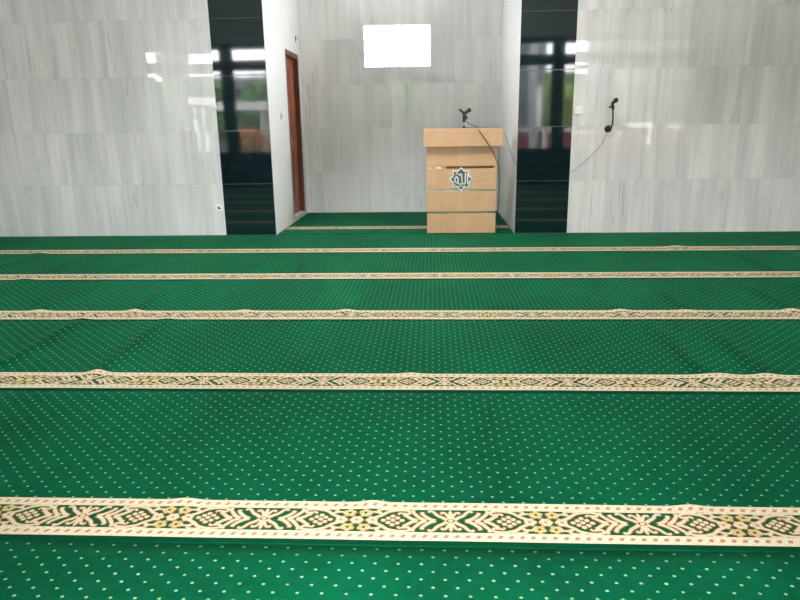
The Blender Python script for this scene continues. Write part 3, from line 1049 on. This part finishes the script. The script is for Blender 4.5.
def tree(name, x, y, h, r, label, mat, seed, n=1600, low=.35, cat='tree'):
    rng = random.Random(seed)
    t = tag(empty(name, (x, y, GZ)), label, cat)
    bm = bmesh.new()
    tube(bm, [(0, 0, 0), (.05, .03, h * .3), (0, .05, h * .75)], [.10 * r, .07 * r, .02 * r], 8)
    for k in range(5):
        a = k * 1.26 + seed
        tube(bm, [(.03, .03, h * (.3 + .08 * k)), (r * .5 * cos(a), r * .5 * sin(a), h * (.5 + .08 * k))], [.04 * r, .012 * r], 6)
    obj('trunk', bm, M['bark'], t)
    bm = bmesh.new()
    blobs = [(rng.uniform(-.55, .55) * r, rng.uniform(-.55, .55) * r, h * rng.uniform(low + .1, .88), r * rng.uniform(.3, .55)) for _ in range(14)]
    for _ in range(n):
        bx, by, bz, br = rng.choice(blobs)
        d = Vector((rng.gauss(0, 1), rng.gauss(0, 1), rng.gauss(0, 1))).normalized()
        c = Vector((bx, by, bz)) + d * br * rng.uniform(.7, 1.05)
        nrm = (d + Vector((rng.uniform(-.6, .6), rng.uniform(-.6, .6), rng.uniform(-.3, .8)))).normalized()
        a = nrm.orthogonal().normalized()
        a.rotate(Matrix.Rotation(rng.uniform(0, 6.28), 3, nrm))
        b = nrm.cross(a)
        s = rng.uniform(.07, .13) * max(.5, min(1.3, r * .7))
        vs = [bm.verts.new(c + a * s * 1.4), bm.verts.new(c + b * s * .6 + nrm * .01), bm.verts.new(c - a * s * 1.2), bm.verts.new(c - b * s * .6 + nrm * .01)]
        bm.faces.new(vs)
    obj('foliage', bm, mat, t)
    return t
tree('garden_tree', -6.95, -14.6, 3.3, .95, 'dark green tree, leftmost of the greenery mirrored in the left granite strip', M['leaf_a'], 1)
tree('garden_tree', -6.2, -17.6, 3.75, 1.4, 'dark green tree standing beyond the bush with orange flowers in the mirrored yard', M['leaf_a'], 2)
tree('garden_tree', 3.98, -13.5, 3.15, .85, 'yellow green tree beside the grey house in the mirrored yard', M['leaf_b'], 3)
tree('garden_tree', -12.9, -15.0, 4.2, 1.9, 'tallest green tree at the far left of the yard outside', M['leaf_a'], 5)
tree('garden_tree', 9.5, -15.0, 4.0, 1.8, 'broad green tree at the far right of the yard outside', M['leaf_a'], 6)
b = tree('flowering_bush', -5.0, -10.6, 1.55, .62, 'bush with orange flowers in the yard, mirrored in the left granite strip', M['leaf_b'], 4, 500, .1, 'bush')
rng = random.Random(12)
bm = bmesh.new()
for _ in range(90):
    a, e = rng.uniform(0, 6.28), rng.uniform(-.4, 1.3)
    sphere(bm, (.55 * cos(a) * cos(e), .55 * sin(a) * cos(e), 1.05 + .5 * sin(e)), .06, seg=8)
obj('blossoms', bm, M['orange'], b)
for i, (bx0, bx1, hh, lb) in enumerate(((-17.0, -12.1, 9.0, 'tall grey house with a dark roof at the far left behind the yard'),  # tall ones raised high to block sky light at the entrance
        (-11.28, -10.15, 8.0, 'narrow tall grey house between two wider houses at the left behind the yard'),
        (-9.1, -6.1, 3.7, 'low grey house with a dark roof behind the carport'),
        (-5.6, 2.9, 9.5, 'tall grey house with a dark roof straight across the yard from the entrance'),
        (6.6, 13.5, 9.0, 'tall grey house with a dark roof at the far right behind the yard'))):
    hh -= .25
    hb = tag(empty('house', ((bx0 + bx1) / 2, -21, GZ)), lb, 'house')
    hbi = ((bx0 + bx1) / 2, -21, GZ)
    ch('house_wall', newbox(bx0, bx1, -21.6, -20.5, GZ, hh - .6), M['hgrey'], hb, hbi)
    bm = bmesh.new()
    P = [(-20.3, hh - .62), (-21.8, hh - .62), (-21.05, hh - .1)]
    A = [bm.verts.new((bx0 - .1, a, b)) for a, b in P]
    B = [bm.verts.new((bx1 + .1, a, b)) for a, b in P]
    bm.faces.new(A); bm.faces.new(B[::-1])
    for q in range(3):
        bm.faces.new((A[q], B[q], B[(q + 1) % 3], A[(q + 1) % 3]))
    bmesh.ops.recalc_face_normals(bm, faces=bm.faces)
    ch('roof', bm, M['roof'], hb, hbi)
    for q in range(3):
        xx = bx0 + (bx1 - bx0) * (.2 + .3 * q)
        ch('window_frame', newbox(xx - .4, xx + .4, -20.5, -20.46, .6, 1.8), M['roof'], hb, hbi)
for i, (tx, ty, th, tr) in enumerate(((-3.2, -15.5, 3.1, 1.3), (-.6, -16.5, 3.2, 1.4), (1.6, -17.2, 3.2, 1.2), (7.2, -18.6, 3.3, 1.3), (-10.4, -18.9, 3.5, 1.2))):
    tree('garden_tree', tx, ty, th, tr, ('bushy green tree left of the entrance axis in the yard', 'bushy green tree straight out from the entrance', 'slim green tree close to the grey house in the yard',
         'green tree behind the garden wall at the right of the yard', 'green tree behind the carport in the yard')[i], M['leaf_a'], 20 + i, 900)
M['hedge'] = plain('clipped hedge leaves', (84, 116, 70), 0.8, var=.5, scale=14)
bm = bmesh.new()
xs, zs_ = uvals(-19, 17, .3), uvals(GZ, 3.62, .25)
def hp(x, z, side):
    return bm.verts.new((x, -25 + side * (.45 + .14 * noise.noise((x * 1.3, z * 1.3, side * 5.0))), z + (.07 * noise.noise((x * 2.0, side, 3.0)) if z > 3.5 else 0)))
Fv = [[hp(x, z, 1) for z in zs_] for x in xs]
Bv = [[hp(x, z, -1) for z in zs_] for x in xs]
for a in range(len(xs) - 1):
    for c in range(len(zs_) - 1):
        bm.faces.new((Fv[a][c], Fv[a][c + 1], Fv[a + 1][c + 1], Fv[a + 1][c]))
        bm.faces.new((Bv[a][c], Bv[a + 1][c], Bv[a + 1][c + 1], Bv[a][c + 1]))
    bm.faces.new((Fv[a][-1], Bv[a][-1], Bv[a + 1][-1], Fv[a + 1][-1]))
for e in (0, -1):
    for c in range(len(zs_) - 1):
        bm.faces.new((Fv[e][c], Bv[e][c], Bv[e][c + 1], Fv[e][c + 1]))
bmesh.ops.recalc_face_normals(bm, faces=bm.faces)
tag(obj('hedge', bm, M['hedge']), 'long tall clipped hedge closing off the yard behind the houses', 'hedge')
s = tag(empty('carport', (-5.8, -12.1, GZ)), 'white flat roofed carport in the yard, mirrored in the left granite strip', 'carport')
si = (-5.8, -12.1, GZ)
ch('roof', newbox(-6.9, -4.7, -12.6, -11.6, 1.77, 1.98), M['fwhite'], s, si)
for xx in (-6.8, -4.9):
    for yy in (-12.5, -11.8):
        ch('post', newbox(xx, xx + .08, yy, yy + .08, GZ, 1.77), M['fwhite'], s, si)

# ------------------------------------------------------------------ light
W = bpy.data.worlds.new('overcast sky')
SC.world = W
W.use_nodes = True
nt = W.node_tree
bg = nt.nodes['Background']
tc = nt.nodes.new('ShaderNodeTexCoord')
sp = nt.nodes.new('ShaderNodeSeparateXYZ')
rp = nt.nodes.new('ShaderNodeValToRGB')
nt.links.new(tc.outputs['Generated'], sp.inputs[0])
nt.links.new(sp.outputs[2], rp.inputs[0])
rp.color_ramp.elements[0].position = 0.0
rp.color_ramp.elements[0].color = (1.015, .955, 1.01, 1)
rp.color_ramp.elements[1].position = 1.0
rp.color_ramp.elements[1].color = (1.015, .96, 1.01, 1)
nt.links.new(rp.outputs[0], bg.inputs[0])
bg.inputs[1].default_value = 18.0

def portal(name, loc, rot, sx, sy):
    l = bpy.data.lights.new(name, 'AREA')
    l.shape = 'RECTANGLE'
    l.size, l.size_y = sx, sy
    l.cycles.is_portal = True
    o = bpy.data.objects.new(name, l)
    o.location = loc
    o.rotation_euler = rot
    link(o)
    tag(o, 'daylight opening', 'light', kind='helper')
    return o
for a, b in (LW, RW):
    portal('daylight_portal', ((a + b) / 2, YR - .17, (SILL + HD) / 2), (radians(90), 0, 0), b - a, HD - SILL)
portal('daylight_portal', ((DO[0] + DO[1]) / 2, YR - .17, HD / 2), (radians(90), 0, 0), DO[1] - DO[0], HD)
portal('daylight_portal', ((SX0 + SX1) / 2, (SY0 + SY1) / 2, ZC + .17), (0, 0, 0), SX1 - SX0, SY1 - SY0)
for xx, ry in ((XL - .17, -90), (XR + .17, 90)):
    portal('daylight_portal', (xx, (.35 + DY1) / 2, 3.475), (0, radians(ry), 0), .55, DY1 - .35)
for xx, ry, lb in ((XW0 - .17, -90, 'left'), (XW1 + .17, 90, 'right')):
    CL0, CL1 = CLS[lb]
    portal('daylight_portal', (xx, (CY0 + CY1) / 2, (CL0 + CL1) / 2), (0, radians(ry), 0), CL1 - CL0, CY1 - CY0)
portal('daylight_portal', ((WX0 + WX1) / 2, YA + .17, (WZ0 + WZ1) / 2), (radians(-90), 0, 0), WX1 - WX0, WZ1 - WZ0)

# ------------------------------------------------------------------ camera
F, yaw, pitch, roll = 661.115, -0.051, 0.2578, 0.0148
fw = Vector((sin(yaw) * cos(pitch), cos(yaw) * cos(pitch), -sin(pitch)))
rt = Vector((cos(yaw), -sin(yaw), 0))
dn = fw.cross(rt)
r2 = rt * cos(roll) + dn * sin(roll)
d2 = -rt * sin(roll) + dn * cos(roll)
cam = bpy.data.cameras.new('camera')
cam.sensor_width = 36
cam.lens = F / 800 * 36
cam.clip_start = .05
co = link(bpy.data.objects.new('camera', cam))
mw = Matrix(((r2.x, -d2.x, -fw.x, 0), (r2.y, -d2.y, -fw.y, -7.7655), (r2.z, -d2.z, -fw.z, 1.24), (0, 0, 0, 1)))
co.matrix_world = mw
SC.camera = co

SC.view_settings.view_transform = 'Standard'
SC.view_settings.look = 'None'
SC.view_settings.gamma = 1.0
SC.view_settings.use_curve_mapping = False
SC.view_settings.exposure = 0.56
SC.cycles.use_denoising = True
SC.cycles.use_adaptive_sampling = False
SC.cycles.blur_glossy = 0.0
SC.cycles.max_bounces = 10
SC.cycles.diffuse_bounces = 5
SC.cycles.sample_clamp_indirect = 60
